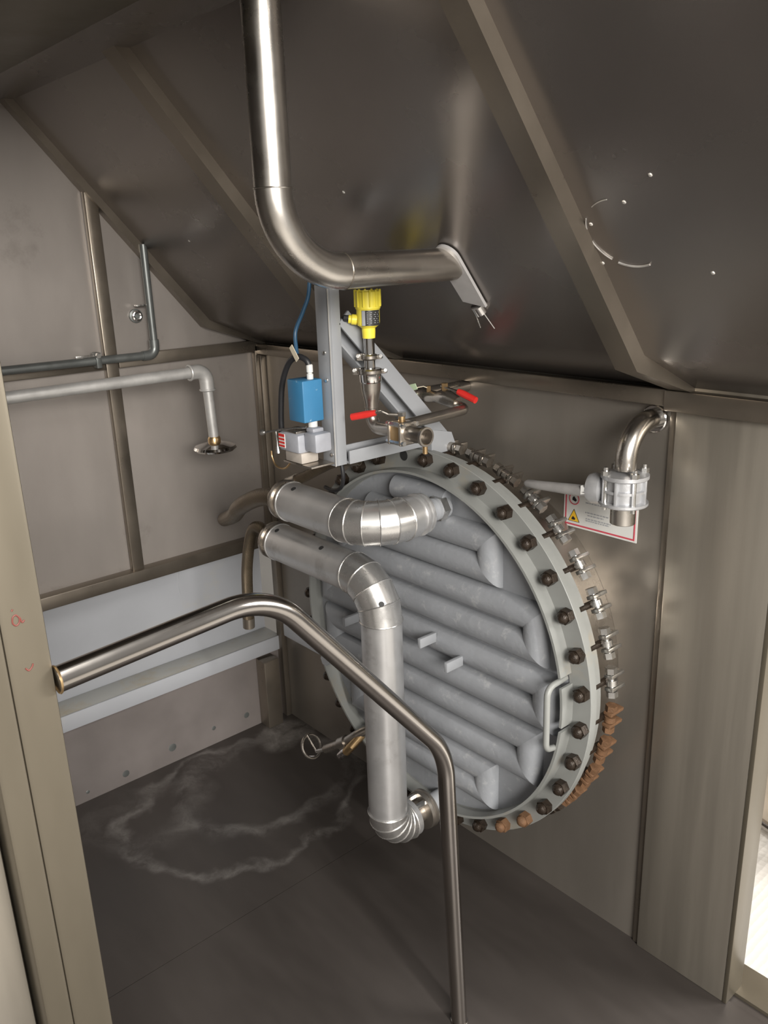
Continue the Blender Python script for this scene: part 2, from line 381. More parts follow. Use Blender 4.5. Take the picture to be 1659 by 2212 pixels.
# swing bolts
nutm = {}
def nutmesh(m):
    bm = B(); hexn(bm, (0, 0, 0), (0, -.018, 0), .0165); lathe(bm, (0, -.018, 0), (0, -1, 0), [(.013, 0), (.0125, .006), (.008, .011), (.001, .013)], 12)
    me = mesh('nut', bm); me.materials.append(MT[m]); return me
def pinmesh(m):
    bm = B(); cyl(bm, (-.026, 0, 0), (.026, 0, 0), .0065, seg=12); hexn(bm, (-.033, 0, 0), (-.020, 0, 0), .0125); hexn(bm, (.020, 0, 0), (.033, 0, 0), .0125)
    cyl(bm, (-.006, 0, 0), (.006, 0, 0), .0125, seg=12)
    me = mesh('pin', bm); me.materials.append(MT[m]); return me
def lugmesh(m):
    me = mesh('fork_lug', box(B(), -.004, .004, -.012, .034, -.010, .010, .0015)); me.materials.append(MT[m]); return me
def shankmesh(m):
    me = mesh('swing_bolt', cyl(B(), (0, -.022, 0), (0, .085, 0), .0075, seg=12)); me.materials.append(MT[m]); return me
ms = {k: (nutmesh(a), pinmesh(b), lugmesh(b), shankmesh(a)) for k, (a, b) in dict(top=('rust', 'stain'), mid=('rust', 'zinc'), low=('rust', 'orange'), bot=('orange', 'rust')).items()}
def child(name, me, parent, loc, rot):
    o = bpy.data.objects.new(name, me); COL.objects.link(o); o.parent = parent; o.location = loc; o.rotation_euler = rot; return o
for i in range(35):
    ang = 88 - i*10.286
    if i == 34: continue                                   # empty hole beside the bracket
    key = 'top' if ang > 60 else 'mid' if ang > -1 else 'low' if ang > -42 else 'bot' if ang > -60 else 'top'
    a = math.radians(ang); n_, p_, l_, s_ = ms[key]
    bo = child('swing_bolt', s_, h, (.465*math.cos(a), 0, .465*math.sin(a)), (0, PI/2-a, 0))
    child('nut', n_, bo, (0, 0, 0), (0, random.uniform(0, 1), 0))
    child('pin', p_, bo, (0, .076, .014), (0, 0, 0))
    for sx in (-.0145, .0145): child('fork_lug', l_, bo, (sx, .076, .014), (0, 0, 0))
a = math.radians(98.3)
obj('bolt_hole', lathe(B(), (CX+.465*math.cos(a), -T-.0006, CZ+.465*math.sin(a)), (0, 1, 0), [(.013, 0), (.013, .002)], 20), 'hole', h)

# ================================================================== INSULATED PIPES
PR = .0468
def clad_elbow(par, p0, corner, p1, rad, n, r=PR):
    """lobster-back elbow: n mitred gores with raised beads between them"""
    f = fillet([p0, corner, p1], rad, n)[1:-1]          # n+1 points on the arc
    c0, c1 = V(p0), V(p1); d0 = (V(corner)-c0).normalized(); d1 = (c1-V(corner)).normalized()
    ctr = None
    for i in range(n):
        a, b = f[i], f[i+1]; t = (b-a).normalized()
        ta = (d0 if i == 0 else (f[i]-f[i-1]).normalized()+t).normalized(); tb = (d1 if i == n-1 else (f[i+2]-b).normalized()+t).normalized()
        rings = []
        for p, nn in ((a, ta), (b, tb)):
            side = d0.cross(d1).normalized(); bi = t.cross(side).normalized(); ring = []
            for k in range(32):
                an = 2*PI*k/32; e = side*math.cos(an) + bi*math.sin(an); q = p + e*(r+.0015)
                q = q + t*((p-q).dot(nn)/t.dot(nn)); ring.append(q)
            rings.append(ring)
        g = obj('elbow_gore', loft(B(), rings), 'aluelb', par)
    for i in range(n+1):
        if i == 0: nn = d0
        elif i == n: nn = d1
        else: nn = ((f[i]-f[i-1]).normalized()+(f[i+1]-f[i]).normalized()).normalized()
        obj('bead', ringtorus(B(), f[i], nn, r+.0018, .0016, 36, 6), 'aluelb', par)
    return f[0], f[-1]
def clad(par, a, b, r=PR): obj('cladding', cyl(B(), a, b, r, seg=40), 'alu', par)
def cuff(par, a, d, dark=True):
    """open end of the cladding: recessed ring, then an end disc"""
    a, d = V(a), V(d).normalized()
    obj('end_bead', ringtorus(B(), a, d, PR+.0005, .0018, 36, 6), 'aluelb', par)
    obj('end_collar', cyl(B(), a, a+d*.022, PR*.90, seg=36), 'stain' if dark else 'alu', par)
    obj('end_disc', lathe(B(), a+d*.022, d, [(PR*.98, 0), (PR*1.02, .002), (PR*1.02, .008), (PR*.98, .010), (PR*.7, .012)], 36), 'alu' if not dark else 'stain', par)
def holes(par, pts):
    for p, d in pts: obj('rivet_hole', lathe(B(), V(p)-V(d).normalized()*.002, d, [(.0062, 0), (.0062, .0026), (.004, .0028)], 14), 'hole', par)
def onpipe(axis_pt, d, r=PR): return (V(axis_pt)+V(d).normalized()*r, d)

p1 = thing('insulated_pipe', (1.004, -.18, 1.037), 'upper aluminium clad pipe with elbow turning into the hatch', 'pipe')
za = 1.037; ya = -.405; xa = 1.004
f0, f1 = clad_elbow(p1, (.70, ya, za), (xa, ya, za), (xa, -.28, za), .085, 5)
clad(p1, (.715, ya, za), f0)
cuff(p1, (.715, ya, za), (-1, 0, 0))
clad(p1, f1, (xa, -.292, za))
obj('end_collar', lathe(B(), (xa, -.292, za), (0, 1, 0), [(PR*.9, 0), (PR*.9, .014), (PR*1.03, .016), (PR*1.03, .021), (PR*.9, .023), (PR*.9, .029), (PR*.97, .031), (PR*.97, .035), (PR*.5, .037)], 36), 'alu', p1)
obj('nozzle', lathe(B(), (xa, -.258, za), (0, 1, 0), [(.021, 0), (.021, .03), (.026, .034), (.026, .07)], 20), 'brkt', p1)
obj('nozzle_nut', hexn(B(), (xa, -.215, za), (xa, -.197, za), .030), 'zinc', p1)
holes(p1, [onpipe((.75, ya, za), (.1, -.45, 1)), onpipe((.99, -.30, za), (.6, -.1, .9))])

p2 = thing('insulated_pipe', (.977, -.364, .2), 'lower aluminium clad pipe running down in front of the hatch', 'pipe')
yb, zb, xb = -.364, .894, .977
f0, f1 = clad_elbow(p2, (.60, yb, zb), (xb, yb, zb), (xb, yb, .40), .088, 4)
clad(p2, (.59, yb, zb), f0); cuff(p2, (.59, yb, zb), (-1, 0, 0))
g0, g1 = clad_elbow(p2, (xb, yb, .60), (xb, yb, .245), (xb, -.235, .245), .058, 5)
clad(p2, f1, g0); clad(p2, g1, (xb, -.290, .245))
obj('stub', cyl(B(), (xb, -.29, .245), (xb, -.24, .245), .026, seg=24), 'stain', p2)
obj('end_disc', lathe(B(), (xb, -.262, .245), (0, 1, 0), [(.03, 0), (PR*1.03, .002), (PR*1.05, .010), (PR*.98, .012), (PR*.98, .016), (PR*1.05, .018), (PR*1.05, .024), (.03, .026)], 36), 'stain', p2)
obj('nozzle', cyl(B(), (xb, -.24, .245), (xb, -.181, .245), .024, seg=24), 'brkt', p2)
for s in (-1, 1): obj('bolt', hexn(B(), (xb+s*.018, -.295, .245+.034), (xb+s*.018, -.245, .245+.034), .0075), 'zinc', p2)
holes(p2, [onpipe((.612, yb, zb), (0, -.5, 1)), onpipe((.79, yb, zb), (.1, -.5, 1)), onpipe((.968, yb, .85), (.9, -.55, .25), PR+.0035)])

# ================================================================== BRACKET
br = thing('support_bracket', (.915, -.43, 1.165), 'light grey painted triangular bracket standing above the hatch', 'bracket')
bm = B(); box(bm, .894, .936, -.438, -.432, 1.166, 1.585, .001); box(bm, .930, .936, -.432, -.408, 1.166, 1.585, .001); box(bm, .894, .900, -.432, -.408, 1.166, 1.585, .001)
obj('post', bm, 'brkt', br)
obj('post_edge', box(B(), .9362, .9372, -.4395, -.4375, 1.166, 1.585), 'galv', br)
bm = B(); box(bm, .930, .936, -.400, -.125, 1.164, 1.193, .001); box(bm, .896, .930, -.400, -.125, 1.164, 1.169, .001); box(bm, .896, .901, -.400, -.125, 1.169, 1.197, .001)
obj('arm', bm, 'brkt', br)
bd = V((0, .300, -.315)).normalized(); bn = V((0, bd.z*-1, bd.y))   # along brace, and its upper normal
c0 = V((0, -.400, 1.468)); c1 = V((0, -.112, 1.166)); mid = (c0+c1)/2; Ln = (c1-c0).length
bm = B()
obox(bm, V((.933, 0, 0))+mid, V((1, 0, 0)), bd, bn, (.006, Ln, .036), .001)
obox(bm, V((.914, 0, 0))+mid-bn*.040, V((1, 0, 0)), bd, bn, (.034, Ln-.04, .005), .001)
obox(bm, V((.899, 0, 0))+mid-bn*.020, V((1, 0, 0)), bd, bn, (.005, Ln-.03, .044), .001)
obj('brace', bm, 'brkt', br)
obj('foot_plate', prism(B(), [(.90, -.165, 1.12), (.90, -.105, 1.12), (.90, -.085, 1.15), (.90, -.10, 1.185), (.90, -.165, 1.20)], (.042, 0, 0)), 'brkt', br)
obj('mounting_plate', box(B(), .835, .935, -.50, -.4405, 1.172, 1.176, .001), 'stain', br)
for x, z in ((.905, 1.205), (.926, 1.19), (.918, 1.40), (.92, 1.345)):
    obj('screw', lathe(B(), (x, -.438, z), (0, -1, 0), [(.0045, 0), (.004, .003), (.001, .004)], 10), 'zinc', br)

# ================================================================== LEVEL SENSOR AND ITS PIPEWORK
sx, sy = .965, -.36
se = thing('level_sensor', (sx, sy, 1.40), 'yellow level sensor head with black label above a steel cone', 'sensor')
R0 = .0255
obj('housing', lathe(B(), (sx, sy, 1.437), (0, 0, 1), [(.0130, -.012), (.0138, .0), (.0138, .008), (.0222, .014), (.0235, .02), (.0235, .045)], 32), 'yellow', se)
lid = obj('lid', lathe(B(), (sx, sy, 1.482), (0, 0, 1), [(.0238, 0), (R0, .002), (R0, .034), (.0238, .036), (.0222, .030), (.001, .030)], 32), 'yellow', se)
for k in range(12):
    a = 2*PI*k/12
    obj('grip', box(B(), sx+R0*math.cos(a)-.0018, sx+R0*math.cos(a)+.0018, sy+R0*math.sin(a)-.0018, sy+R0*math.sin(a)+.0018, 1.487, 1.5205, .0008), 'yellow', lid)
obj('cable_gland', lathe(B(), (sx-.014, sy-.018, 1.462), (-.6, -.75, .12), [(.0105, 0), (.0105, .010), (.0085, .012), (.0085, .017)], 16), 'yellow', se)
obj('gland_nut', lathe(B(), (sx-.024, sy-.031, 1.4645), (-.6, -.75, .12), [(.007, 0), (.007, .010), (.003, .014)], 8), 'black', se)
bm = B(); n = 12
arc = [math.radians(-72+ 100*k/n) for k in range(n+1)]
loft(bm, [[V((sx+r*math.cos(a), sy+r*math.sin(a), z)) for r, z in ((.0236, 1.451), (.0242, 1.451), (.0242, 1.481), (.0236, 1.481))] for a in arc])
lb = obj('type_label', bm, 'label', se, 'black printed type label')
for k, (a0, a1, z) in enumerate([(-46, 20, 1.476), (-46, 12, 1.472), (-46, 18, 1.468), (-46, 8, 1.464), (-46, 16, 1.460), (-46, 14, 1.456)]):
    obj('print_line', loft(B(), [[V((sx+r*math.cos(math.radians(a)), sy+r*math.sin(math.radians(a)), zz)) for r, zz in ((.0241, z), (.0244, z), (.0244, z+.0011), (.0241, z+.0011))] for a in (a0, (2*a0+a1)/3, (a0+2*a1)/3, a1)]), 'signgrey', lb)
obj('label_strip', loft(B(), [[V((sx+r*math.cos(math.radians(a)), sy+r*math.sin(math.radians(a)), zz)) for r, zz in ((.0241, 1.4515), (.0244, 1.4515), (.0244, 1.4805), (.0241, 1.4805))] for a in (-71, -66, -60, -54)]), 'signgrey', lb)
obj('neck', cyl(B(), (sx, sy, 1.352), (sx, sy, 1.43), .0112), 'chrome', se)

cf = thing('cone_fitting', (sx, sy, 1.24), 'steel reducing cone and elbow clamped below the yellow sensor', 'fitting')
obj('collar', lathe(B(), (sx, sy, 1.335), (0, 0, 1), [(.0215, 0), (.0232, .003), (.0232, .018), (.0125, .020)], 32), 'chrome', cf)
obj('cone', lathe(B(), (sx, sy, 1.262), (0, 0, 1), [(.0130, -.0), (.0130, .020), (.0142, .021), (.0146, .03), (.018, .045), (.0208, .06), (.0214, .073)], 32), 'stain', cf)
def clamp(z, r):
    c = obj('clamp', lathe(B(), (sx, sy, z-.006), (0, 0, 1), [(r-.004, 0), (r, .003), (r, .009), (r-.004, .012)], 32), 'stain', cf)
    for s in (-1, 1):
        e = V((.75*s, .66*s, 0)); q = V((sx, sy, z))+e*(r+.006)
        obj('clamp_screw', hexn(B(), q+V((-.006, .006, -.002)), q+V((.007, -.007, .003)), .0038), 'zinc', c)
        obj('clamp_ear', obox(B(), q-e*.005, e.normalized(), V((-e.y, e.x, 0)).normalized(), V((0, 0, 1)), (.012, .010, .009), .002), 'stain', c)
clamp(1.387, .0175); clamp(1.358, .0262)
obj('elbow', tube(B(), fillet([(sx, sy, 1.268), (sx, sy, 1.241), (sx+.075, sy, 1.245)], .024, 8), .0135, 20), 'stain', cf)

bv = thing('ball_valve', (1.03, sy, 1.24), 'near steel ball valve with red lever and open stub end', 'valve')
vx, vz = 1.058, 1.244
obj('body', obox(B(), (vx, sy, vz), V((1, 0, 0)), V((0, 1, 0)), V((0, 0, 1)), (.034, .042, .042), .007), 'brass', bv)
obj('flange', box(B(), vx-.020, vx-.013, sy-.024, sy+.024, vz-.024, vz+.024, .004), 'stain', bv)
obj('flange', box(B(), vx+.013, vx+.020, sy-.024, sy+.024, vz-.024, vz+.024, .004), 'stain', bv)
for dy in (-.018, .018):
    for dz in (-.018, .018): obj('bolt', hexn(B(), (vx-.025, sy+dy, vz+dz), (vx+.026, sy+dy, vz+dz), .0052), 'zinc', bv)
obj('stub', lathe(B(), (vx+.018, sy, vz), (1, 0, 0), [(.0155, 0), (.0155, .045), (.0195, .047), (.0195, .053), (.0155, .053), (.0155, .020), (.001, .020)], 24), 'stain', bv)
obj('stem', cyl(B(), (vx, sy, vz+.02), (vx, sy, vz+.037), .007), 'brass', bv)
obj('stem_nut', hexn(B(), (vx, sy, vz+.033), (vx, sy, vz+.041), .009), 'zinc', bv)
lv = obj('lever', tube(B(), fillet([(vx, sy, vz+.035), (vx-.02, sy-.018, vz+.036), (vx-.030, sy-.026, vz+.042), (vx-.052, sy-.042, vz+.037)], .006, 4), .0032, 8), 'stain', bv)
obj('grip', tube(B(), [(vx-.040, sy-.034, vz+.0395), (vx-.055, sy-.044, vz+.036), (vx-.085, sy-.060, vz+.029)], .0072, 10, radii=[.006, .0075, .0072]), 'red', lv, 'red plastic lever grip')
obj('drip_plug', cyl(B(), (vx+.066, sy, vz-.034), (vx+.066, sy, vz-.015), .005), 'brass', bv)

rv = thing('ball_valve', (1.03, -.19, 1.25), 'rear ball valve with red lever at the wall end of the pipe', 'valve')
obj('pipe', tube(B(), fillet([(1.058, -.345, 1.258), (1.055, -.172, 1.262), (.99, -.170, 1.277)], .012, 5), .0112, 16), 'stain', rv)
obj('body', tube(B(), [(1.03, -.170, 1.272), (1.00, -.170, 1.280), (.985, -.170, 1.281), (.965, -.170, 1.279), (.935, -.170, 1.278)], .016, 16, radii=[.014, .0175, .0175, .012, .015]), 'stain', rv)
obj('elbow', tube(B(), fillet([(.94, -.170, 1.278), (.900, -.169, 1.278), (.895, -.001, 1.275)], .026, 8), .0145, 16), 'stain', rv)
obj('stem', hexn(B(), (.99, -.170, 1.292), (.99, -.170, 1.312), .0075), 'brass', rv)
obj('bolt', hexn(B(), (.945, -.175, 1.288), (.945, -.175, 1.302), .005), 'brass', rv)
lv = obj('lever', obox(B(), (1.012, -.169, 1.300), V((.97, .1, -.2)), V((-.1, 1, 0)), V((.2, 0, .97)), (.06, .008, .003)), 'stain', rv)
obj('grip', tube(B(), [(1.030, -.168, 1.297), (1.045, -.167, 1.293), (1.078, -.165, 1.283)], .008, 10, radii=[.0068, .0078, .0074]), 'red', lv, 'red plastic lever grip')
tg = thing('paper_tag', (.90, -.20, 1.28), 'pale green paper tag tied to the rear valve', 'tag')
obj('sheet', prism(B(), [(.890, -.20, 1.282), (.935, -.20, 1.297), (.928, -.20, 1.309), (.888, -.20, 1.299)], (0, .0012, 0)), 'green', tg)
obj('sheet', prism(B(), [(.895, -.202, 1.270), (.930, -.202, 1.274), (.937, -.202, 1.288), (.892, -.202, 1.281)], (0, .0012, 0)), 'green', tg)
obj('string', tube(B(), [(.932, -.199, 1.300), (.944, -.19, 1.303), (.945, -.178, 1.298)], .001, 6), 'tagp', tg)

# ================================================================== BLUE BOX, GREY SOLENOID, CABLES
bb = thing('junction_box', (.815, -.465, 1.26), 'small blue box with white gland beside the bracket post', 'box')
obj('case', box(B(), .792, .846, -.492, -.4415, 1.262, 1.348, .003), 'blue', bb)
obj('gland', lathe(B(), (.83, -.46, 1.348), (0, 0, 1), [(.007, 0), (.007, .010), (.005, .011), (.005, .013), (.007, .014), (.007, .028), (.005, .03)], 12), 'paper', bb)
obj('lower_gland', cyl(B(), (.833, -.462, 1.249), (.833, -.462, 1.262), .010, seg=14), 'paper', bb)
bb.location.x += .063
so = thing('solenoid_valve', (.80, -.47, 1.176), 'grey solenoid valve with red striped label under the blue box', 'valve')
obj('coil', box(B(), .757, .828, -.505, -.452, 1.198, 1.238, .006), 'greyplast', so)
obj('cap', box(B(), .765, .815, -.499, -.458, 1.2375, 1.243, .002), 'stain', so)
obj('connector', box(B(), .8285, .868, -.490, -.448, 1.203, 1.243, .005), 'greyplast', so)
obj('connector_top', box(B(), .823, .848, -.480, -.452, 1.241, 1.2505, .003), 'greyplast', so)
obj('base', box(B(), .772, .83, -.50, -.456, 1.1765, 1.199, .003), 'beige', so)
lab = obj('label', box(B(), .7605, .782, -.5062, -.505, 1.205, 1.235), 'paper', so, 'red and white striped label')
for k in range(4): obj('stripe', box(B(), .761, .7815, -.5068, -.5061, 1.2285-k*.0072, 1.2325-k*.0072 + (.002 if k == 0 else 0)), 'red', lab)
obj('push_rod', tube(B(), [(.822, -.478, 1.25), (.77, -.505, 1.243), (.722, -.515, 1.232)], .0022, 8), 'zinc', so)
obj('rod_end', lathe(B(), (.722, -.515, 1.232), (-1, -.2, -.1), [(.003, 0), (.006, .004), (.0065, .010), (.003, .012)], 10), 'zinc', so)
obj('hanging_screw', tube(B(), [(.742, -.50, 1.235), (.744, -.50, 1.21), (.745, -.50, 1.188)], .003, 8, radii=[.002, .002, .005]), 'zinc', so)
obj('wire', tube(B(), smooth([(.775, -.48, 1.18), (.74, -.48, 1.150), (.705, -.48, 1.148), (.690, -.48, 1.165), (.688, -.48, 1.18)]), .0022, 8), 'brass', so)

so.location.x += .072
o = obj('cable', tube(B(), smooth([(.893, -.46, 1.374), (.887, -.463, 1.386), (.868, -.468, 1.392), (.842, -.470, 1.382), (.820, -.470, 1.358), (.804, -.470, 1.325), (.795, -.470, 1.279), (.791, -.470, 1.235), (.792, -.468, 1.20)]), .0062, 12), 'black'); tag(o, 'black cable looping out of the blue box', 'cable')
o = obj('cable', tube(B(), smooth([(.875, -.43, 1.60), (.868, -.432, 1.52), (.856, -.44, 1.482), (.838, -.45, 1.44), (.848, -.458, 1.405), (.860, -.464, 1.392)]), .0042, 10), 'bluecab'); tag(o, 'thin blue cable hanging left of the bracket post', 'cable')
o = obj('cable_tag', obox(B(), (.868, -.478, 1.400), V((.62, 0, -.78)), V((0, 1, 0)), V((.78, 0, .62)), (.034, .0015, .012)), 'tagp'); tag(o, 'small cream tag on the black cable loop', 'tag')

# ================================================================== BRAIDED HOSES
def hose(pts, r, lab):
    t = thing('braided_hose', pts[0], lab, 'hose', 'braided hoses')
    q = smooth(pts); obj('braid', tube(B(), q, r, 16), 'hose', t)
    d0 = (q[1]-q[0]).normalized(); obj('ferrule', cyl(B(), q[0]-d0*.004, q[0]+d0*.03, r*1.18), 'stain', t)
    d1 = (q[-1]-q[-2]).normalized()
    if r < .02: obj('ferrule', cyl(B(), q[-1]-d1*.03, q[-1], r*1.08), 'rib', t)
hose([(.682, ya, za), (.58, -.405, 1.02), (.45, -.385, .965), (.28, -.31, .885), (.03, -.20, .79)], .0225, 'upper braided hose running from the upper clad pipe to the left wall')
hose([(.556, yb, zb), (.49, -.364, .912), (.445, -.36, .875), (.412, -.36, .78), (.40, -.36, .68), (.393, -.36, .59)], .0155, 'braided hose curving down from the lower clad pipe')
hose([(.66, -.37, 1.065), (.715, -.36, 1.090), (.77, -.355, 1.118), (.82, -.35, 1.140), (.88, -.33, 1.152)], .0125, 'dark braided hose under the bracket foot')
o = obj('cable', tube(B(), smooth([(.885, -.385, 1.165), (.888, -.383, 1.125), (.868, -.375, 1.095), (.82, -.36, 1.075), (.77, -.345, 1.07)]), .0045, 10), 'black'); tag(o, 'black cable sagging in front of the hatch top', 'cable')

# ================================================================== LARGE BENT SUPPORT PIPE
lp = thing('support_pipe', (1.164, -.33, 1.566), 'large bent steel pipe coming down from above to the slope', 'pipe')
PX = 1.164; RP = .0292
fp = fillet([(PX, -.7045, 2.3), (PX, -.7045, 1.563), (PX, -.345, 1.566)], .125, 14)
obj('upright', cyl(B(), fp[0], fp[1], RP, seg=36), 'bigpipe', lp)
obj('bend', tube(B(), fp[1:-1], RP+.0003, 36), 'bigpipe', lp)
obj('weld_bead', ringtorus(B(), fp[1], (0, 0, 1), RP, .0014, 36, 6), 'bigpipe', lp)
obj('weld_bead', ringtorus(B(), fp[-2], (0, 1, 0), RP, .0012, 36, 6), 'rib', lp)
obj('arm', cyl(B(), fp[-2], (PX, -.320, 1.566), RP, seg=36), 'bigpipe', lp)
# strap plate lying on the slope, rounded at the top
sp = V((PX+.008, -.330, 1.572)); u_ = V((1, 0, 0)); poly = []
for k in range(13):
    a = PI*k/12; poly.append(sp + sd*.012 + u_*(.0275*math.cos(a)) + sd*(.0275*math.sin(a)) + sn*.001)
poly += [sp - u_*.0275 - sd*.095 + sn*.001, sp + u_*.0235 - sd*.108 + sn*.001]
obj('strap_plate', prism(B(), poly, sn*.006), 'plate', lp)
bs = sp - sd*.112 + sn*.004
obj('boss', cyl(B(), bs + sd*.006, bs - sd*.012, .013, seg=20), 'chrome', lp)
for s in (-1, 1): obj('wire', tube(B(), [bs - sd*.01 + u_*.011*s + sn*.004, bs - sd*.048 + u_*.018*s + sn*.006], .0011, 6), 'zinc', lp)
obj('cap_screw', lathe(B(), (.905, -.43, 1.585), (0, 0, 1), [(.014, 0), (.014, .008), (.006, .016), (.001, .018)], 14), 'chrome', br)

# ================================================================== HANDRAIL
hr = thing('handrail', (1.31, -.46, 0), 'bent polished steel handrail from the door post to the floor', 'handrail')
RX = 1.31
pts = fillet([(RX, -1.1755, 1.1025), (RX, -.862, 1.122), (RX, -.500, .690), (RX, -.466, 0.0)], [.14, .17], 14)
obj('rail', tube(B(), pts, .0169, 32), 'polished', hr)
obj('weld_collar', ringtorus(B(), (RX, -1.1745, 1.1025), (0, 1, 0), .0172, .0016, 28, 6), 'brass', hr)
obj('weld_collar', ringtorus(B(), (RX, -.466, .002), (0, 0, 1), .0172, .002, 28, 6), 'polished', hr)

# ================================================================== WHITE CHANNEL BEAM
cb = thing('channel_beam', (-.05, -.65, .26), 'white painted steel channel beam along the left wall', 'beam')
obj('web', box(B(), -.10, -.09, -1.30, -.01, .29, .72, .001), 'white', cb)
obj('lower_flange', box(B(), -.09, .006, -1.30, -.01, .268, .312, .004), 'flange', cb)
obj('flange_lip', box(B(), .006, .012, -1.30, -.012, .262, .314, .002), 'white', cb)
obj('pull_mark', tube(B(), smooth([(-.0895, -.318, .615), (-.0895, -.325, .57), (-.0895, -.322, .53)], 4), .001, 6), 'signgrey', cb)

# ================================================================== SHOWER PIPE, CONDUIT
sh = thing('shower_pipe', (.2, -.31, 1.08), 'pale galvanised pipe with elbow and round chrome shower head', 'shower')
obj('pipe', cyl(B(), (.2, -1.309, 1.2845), (.2, -.345, 1.2885), .0155), 'galv', sh)
obj('elbow', tube(B(), fillet([(.2, -.362, 1.2885), (.2, -.313, 1.289), (.2, -.3115, 1.236)], .028, 8), .0200, 20), 'galv', sh)
obj('elbow_rim', ringtorus(B(), (.2, -.362, 1.2885), (0, 1, 0), .0195, .0035, 24, 8), 'galv', sh)
obj('elbow_rim', ringtorus(B(), (.2, -.3115, 1.236), (0, 0, 1), .0195, .0035, 24, 8), 'galv', sh)
obj('drop_pipe', cyl(B(), (.2, -.3115, 1.245), (.2, -.306, 1.10), .0142), 'galv', sh)
obj('union', lathe(B(), (.2, -.3055, 1.082), (0, 0, 1), [(.018, 0), (.018, .014), (.015, .02)], 20), 'brass', sh)
obj('shower_head', lathe(B(), (.2, -.305, 1.065), (0, 0, 1), [(.03, -.006), (.055, -.003), (.061, .003), (.057, .010), (.035, .017), (.018, .021)], 40), 'chrome', sh)

cd = thing('conduit_pipe', (.03, -.38, 1.33), 'thin dark conduit pipe with elbow clamped to the left wall rail', 'pipe')
CXp = .036
obj('pipe', cyl(B(), (CXp, -1.309, 1.334), (CXp, -.40, 1.328), .0115), 'conduit', cd)
obj('elbow', tube(B(), fillet([(CXp, -.415, 1.328), (CXp, -.376, 1.328), (CXp, -.376, 1.37)], .022, 7), .0138, 16), 'conduit', cd)
obj('riser', cyl(B(), (CXp, -.376, 1.36), (CXp, -.376, 1.628), .0105), 'conduit', cd)
obj('pipe_clamp', box(B(), .022, .052, -.556, -.541, 1.31, 1.352, .002), 'conduit', cd)
obj('clamp_nut', hexn(B(), (.052, -.551, 1.345), (.060, -.551, 1.345), .0075), 'zinc', cd)
obj('clamp_strap', box(B(), .046, .050, -.61, -.556, 1.341, 1.348, .001), 'zinc', cd)
rc = thing('ring_clip', (.01, -.405, 1.44), 'shiny round clip beside the conduit riser', 'clip')
obj('ring', ringtorus(B(), (.014, -.407, 1.437), (1, 0, 0), .011, .0045, 24, 8), 'chrome', rc)
obj('backing', lathe(B(), (.0005, -.407, 1.437), (1, 0, 0), [(.019, 0), (.019, .008), (.008, .012)], 20), 'conduit', rc)
obj('clip_bar', box(B(), .012, .028, -.412, -.385, 1.463, 1.468, .001), 'zinc', rc)

# ================================================================== BUTTERFLY VALVE AND SIGN
bf = thing('butterfly_valve', (1.41, -.09, 1.06), 'cast butterfly valve with long grey lever on bent wall pipe', 'valve')
vx, vy = 1.405, -.095
obj('wall_collar', lathe(B(), (1.408, 0, 1.262), (0, -1, 0), [(.0275, 0), (.0275, .010), (.0255, .012), (.021, .012)], 28), 'chrome', bf)
obj('bent_pipe', tube(B(), fillet([(1.408, -.001, 1.262), (vx, vy, 1.262), (vx, vy, 1.175)], .072, 12), .0205, 24), 'bigpipe', bf)
obj('upper_flange', lathe(B(), (vx, vy, 1.158), (0, 0, 1), [(.044, 0), (.046, .002), (.046, .009), (.022, .012)], 32), 'castal', bf)
bm = B(); lathe(bm, (vx, vy, 1.112), (0, 0, 1), [(.036, 0), (.036, .046)], 28)
bd_ = obj('body', bm, 'castal', bf)
for k in range(8):
    a = 2*PI*k/8+.2; e = V((math.cos(a), math.sin(a), 0))
    obj('body_rib', obox(B(), V((vx, vy, 1.135))+e*.039, e, V((-e.y, e.x, 0)), V((0, 0, 1)), (.010, .006, .046), .001), 'castal', bd_)
obj('body_band', lathe(B(), (vx, vy, 1.132), (0, 0, 1), [(.037, 0), (.0425, .001), (.0425, .006), (.037, .007)], 28), 'castal', bd_)
obj('lower_flange', lathe(B(), (vx, vy, 1.103), (0, 0, 1), [(.022, 0), (.045, .002), (.047, .004), (.047, .009), (.036, .011)], 32), 'castal', bf)
for k in range(4):
    a = PI/4+PI/2*k+.25; q = V((vx+.040*math.cos(a), vy+.040*math.sin(a), 0))
    o = obj('bolt', cyl(B(), q+V((0, 0, 1.098)), q+V((0, 0, 1.183)), .0045, seg=10), 'zinc', bf)
    obj('nut', hexn(B(), q+V((0, 0, 1.167)), q+V((0, 0, 1.176)), .009), 'zinc', o)
obj('outlet', lathe(B(), (vx, vy, 1.066), (0, 0, 1), [(.0235, 0), (.0245, .001), (.0245, .038)], 24), 'bigpipe', bf)
obj('hub', lathe(B(), (vx-.036, vy-.012, 1.131), (-1, -.25, 0), [(.020, 0), (.030, .006), (.031, .022), (.027, .032), (.012, .036)], 28), 'castal', bf)
obj('pointer', prism(B(), [(1.336, -.141, 1.121), (1.336, -.141, 1.139), (1.362, -.139, 1.129)], (0, .012, 0)), 'paper', bf)
obj('lever', tube(B(), [(1.36, -.128, 1.128), (1.30, -.13, 1.123), (1.23, -.13, 1.117), (1.196, -.13, 1.115), (1.188, -.13, 1.1145)], .0095, 14, radii=[.0125, .0115, .0095, .0092, .005]), 'lever', bf)

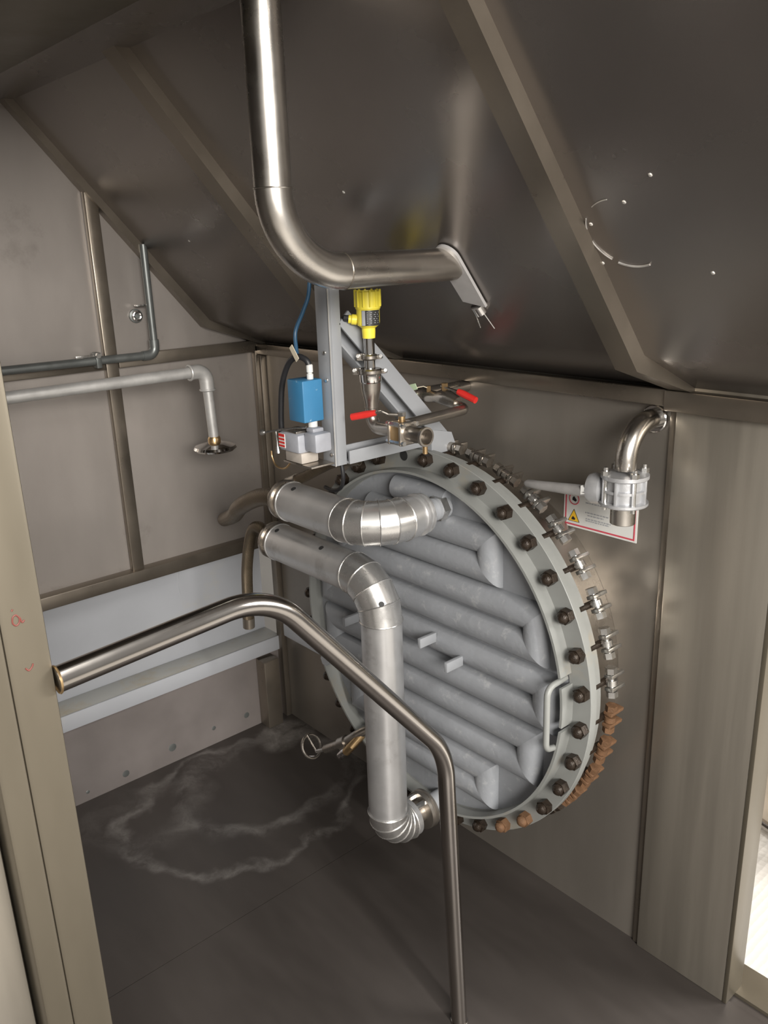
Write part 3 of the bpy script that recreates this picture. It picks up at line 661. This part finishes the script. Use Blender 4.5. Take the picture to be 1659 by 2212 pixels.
sg = thing('warning_sign', (1.287, 0, 1.035), 'white sign with red border and yellow warning triangle behind the valve', 'sign')
x0, x1, z0, z1 = 1.195, 1.381, .993, 1.085
obj('plate', box(B(), x0, x1, -.0022, -.0002, z0, z1), 'paper', sg)
for (a, b, c, d) in ((x0+.004, x1-.004, z0+.004, z0+.0075), (x0+.004, x1-.004, z1-.0085, z1-.004), (x0+.004, x0+.0072, z0+.0075, z1-.0085), (x1-.0072, x1-.004, z0+.0075, z1-.0085)):
    obj('border', box(B(), a, b, -.0028, -.0022, c, d), 'signred', sg)
obj('prohibition_ring', ringtorus(B(), (1.222, -.0026, 1.058), (0, 1, 0), .0125, .0012, 30, 6), 'signred', sg)
obj('pictogram', prism(B(), [(1.217, -.0025, 1.055), (1.226, -.0025, 1.052), (1.229, -.0025, 1.056), (1.222, -.0025, 1.064), (1.218, -.0025, 1.061)], (0, -.0004, 0)), 'black', sg)
obj('triangle_edge', prism(B(), [(1.207, -.0023, 1.006), (1.238, -.0023, 1.006), (1.2225, -.0023, 1.035)], (0, -.0004, 0)), 'black', sg)
obj('triangle', prism(B(), [(1.2092, -.0026, 1.0072), (1.2358, -.0026, 1.0072), (1.2225, -.0026, 1.0325)], (0, -.0005, 0)), 'signyel', sg)
obj('pictogram', prism(B(), [(1.217, -.003, 1.010), (1.226, -.003, 1.010), (1.227, -.003, 1.014), (1.221, -.003, 1.018), (1.218, -.003, 1.015)], (0, -.0004, 0)), 'black', sg)
for k, (a, b, z) in enumerate(((1.252, 1.30, 1.068), (1.252, 1.31, 1.062), (1.252, 1.295, 1.054), (1.252, 1.312, 1.032), (1.258, 1.30, 1.026), (1.254, 1.318, 1.018), (1.254, 1.314, 1.0135))):
    x = a
    while x < b:
        wd = random.uniform(.003, .008); obj('print', box(B(), x, min(x+wd, b), -.0026, -.0022, z, z+.0026), 'signgrey', sg); x += wd+.0018

# ================================================================== DRAIN VALVE AT THE FLOOR
dv = thing('drain_valve', (.62, -.25, .2), 'small drain valve with handwheel low on the hatch', 'valve')
obj('pipe', tube(B(), smooth([(.735, -.175, .345), (.70, -.215, .325), (.655, -.24, .285), (.575, -.25, .228)]), .0135, 14), 'stain', dv)
obj('collar', cyl(B(), (.66, -.238, .288), (.638, -.243, .272), .0185), 'stain', dv)
obj('stem', cyl(B(), (.58, -.25, .231), (.535, -.255, .205), .006), 'zinc', dv)
hw = obj('handwheel', ringtorus(B(), (.513, -.257, .212), (-.85, -.15, -.5), .034, .0042, 30, 8), 'stain', dv)
obj('spoke', cyl(B(), (.53, -.257, .182), (.497, -.26, .168), .0055), 'chrome', hw)
obj('spoke', cyl(B(), (.535, -.255, .205), (.497, -.259, .243), .004), 'stain', hw)
obj('branch', tube(B(), [(.70, -.215, .318), (.69, -.245, .290), (.67, -.25, .265)], .0125, 12), 'brass', dv)
obj('nipple', lathe(B(), (.670, -.25, .267), (-.62, -.12, -.62), [(.0115, 0), (.0125, .004), (.0125, .03), (.009, .036)], 16), 'chrome', dv)
obj('bolt', hexn(B(), (.71, -.20, .372), (.726, -.185, .385), .009), 'brass', dv)
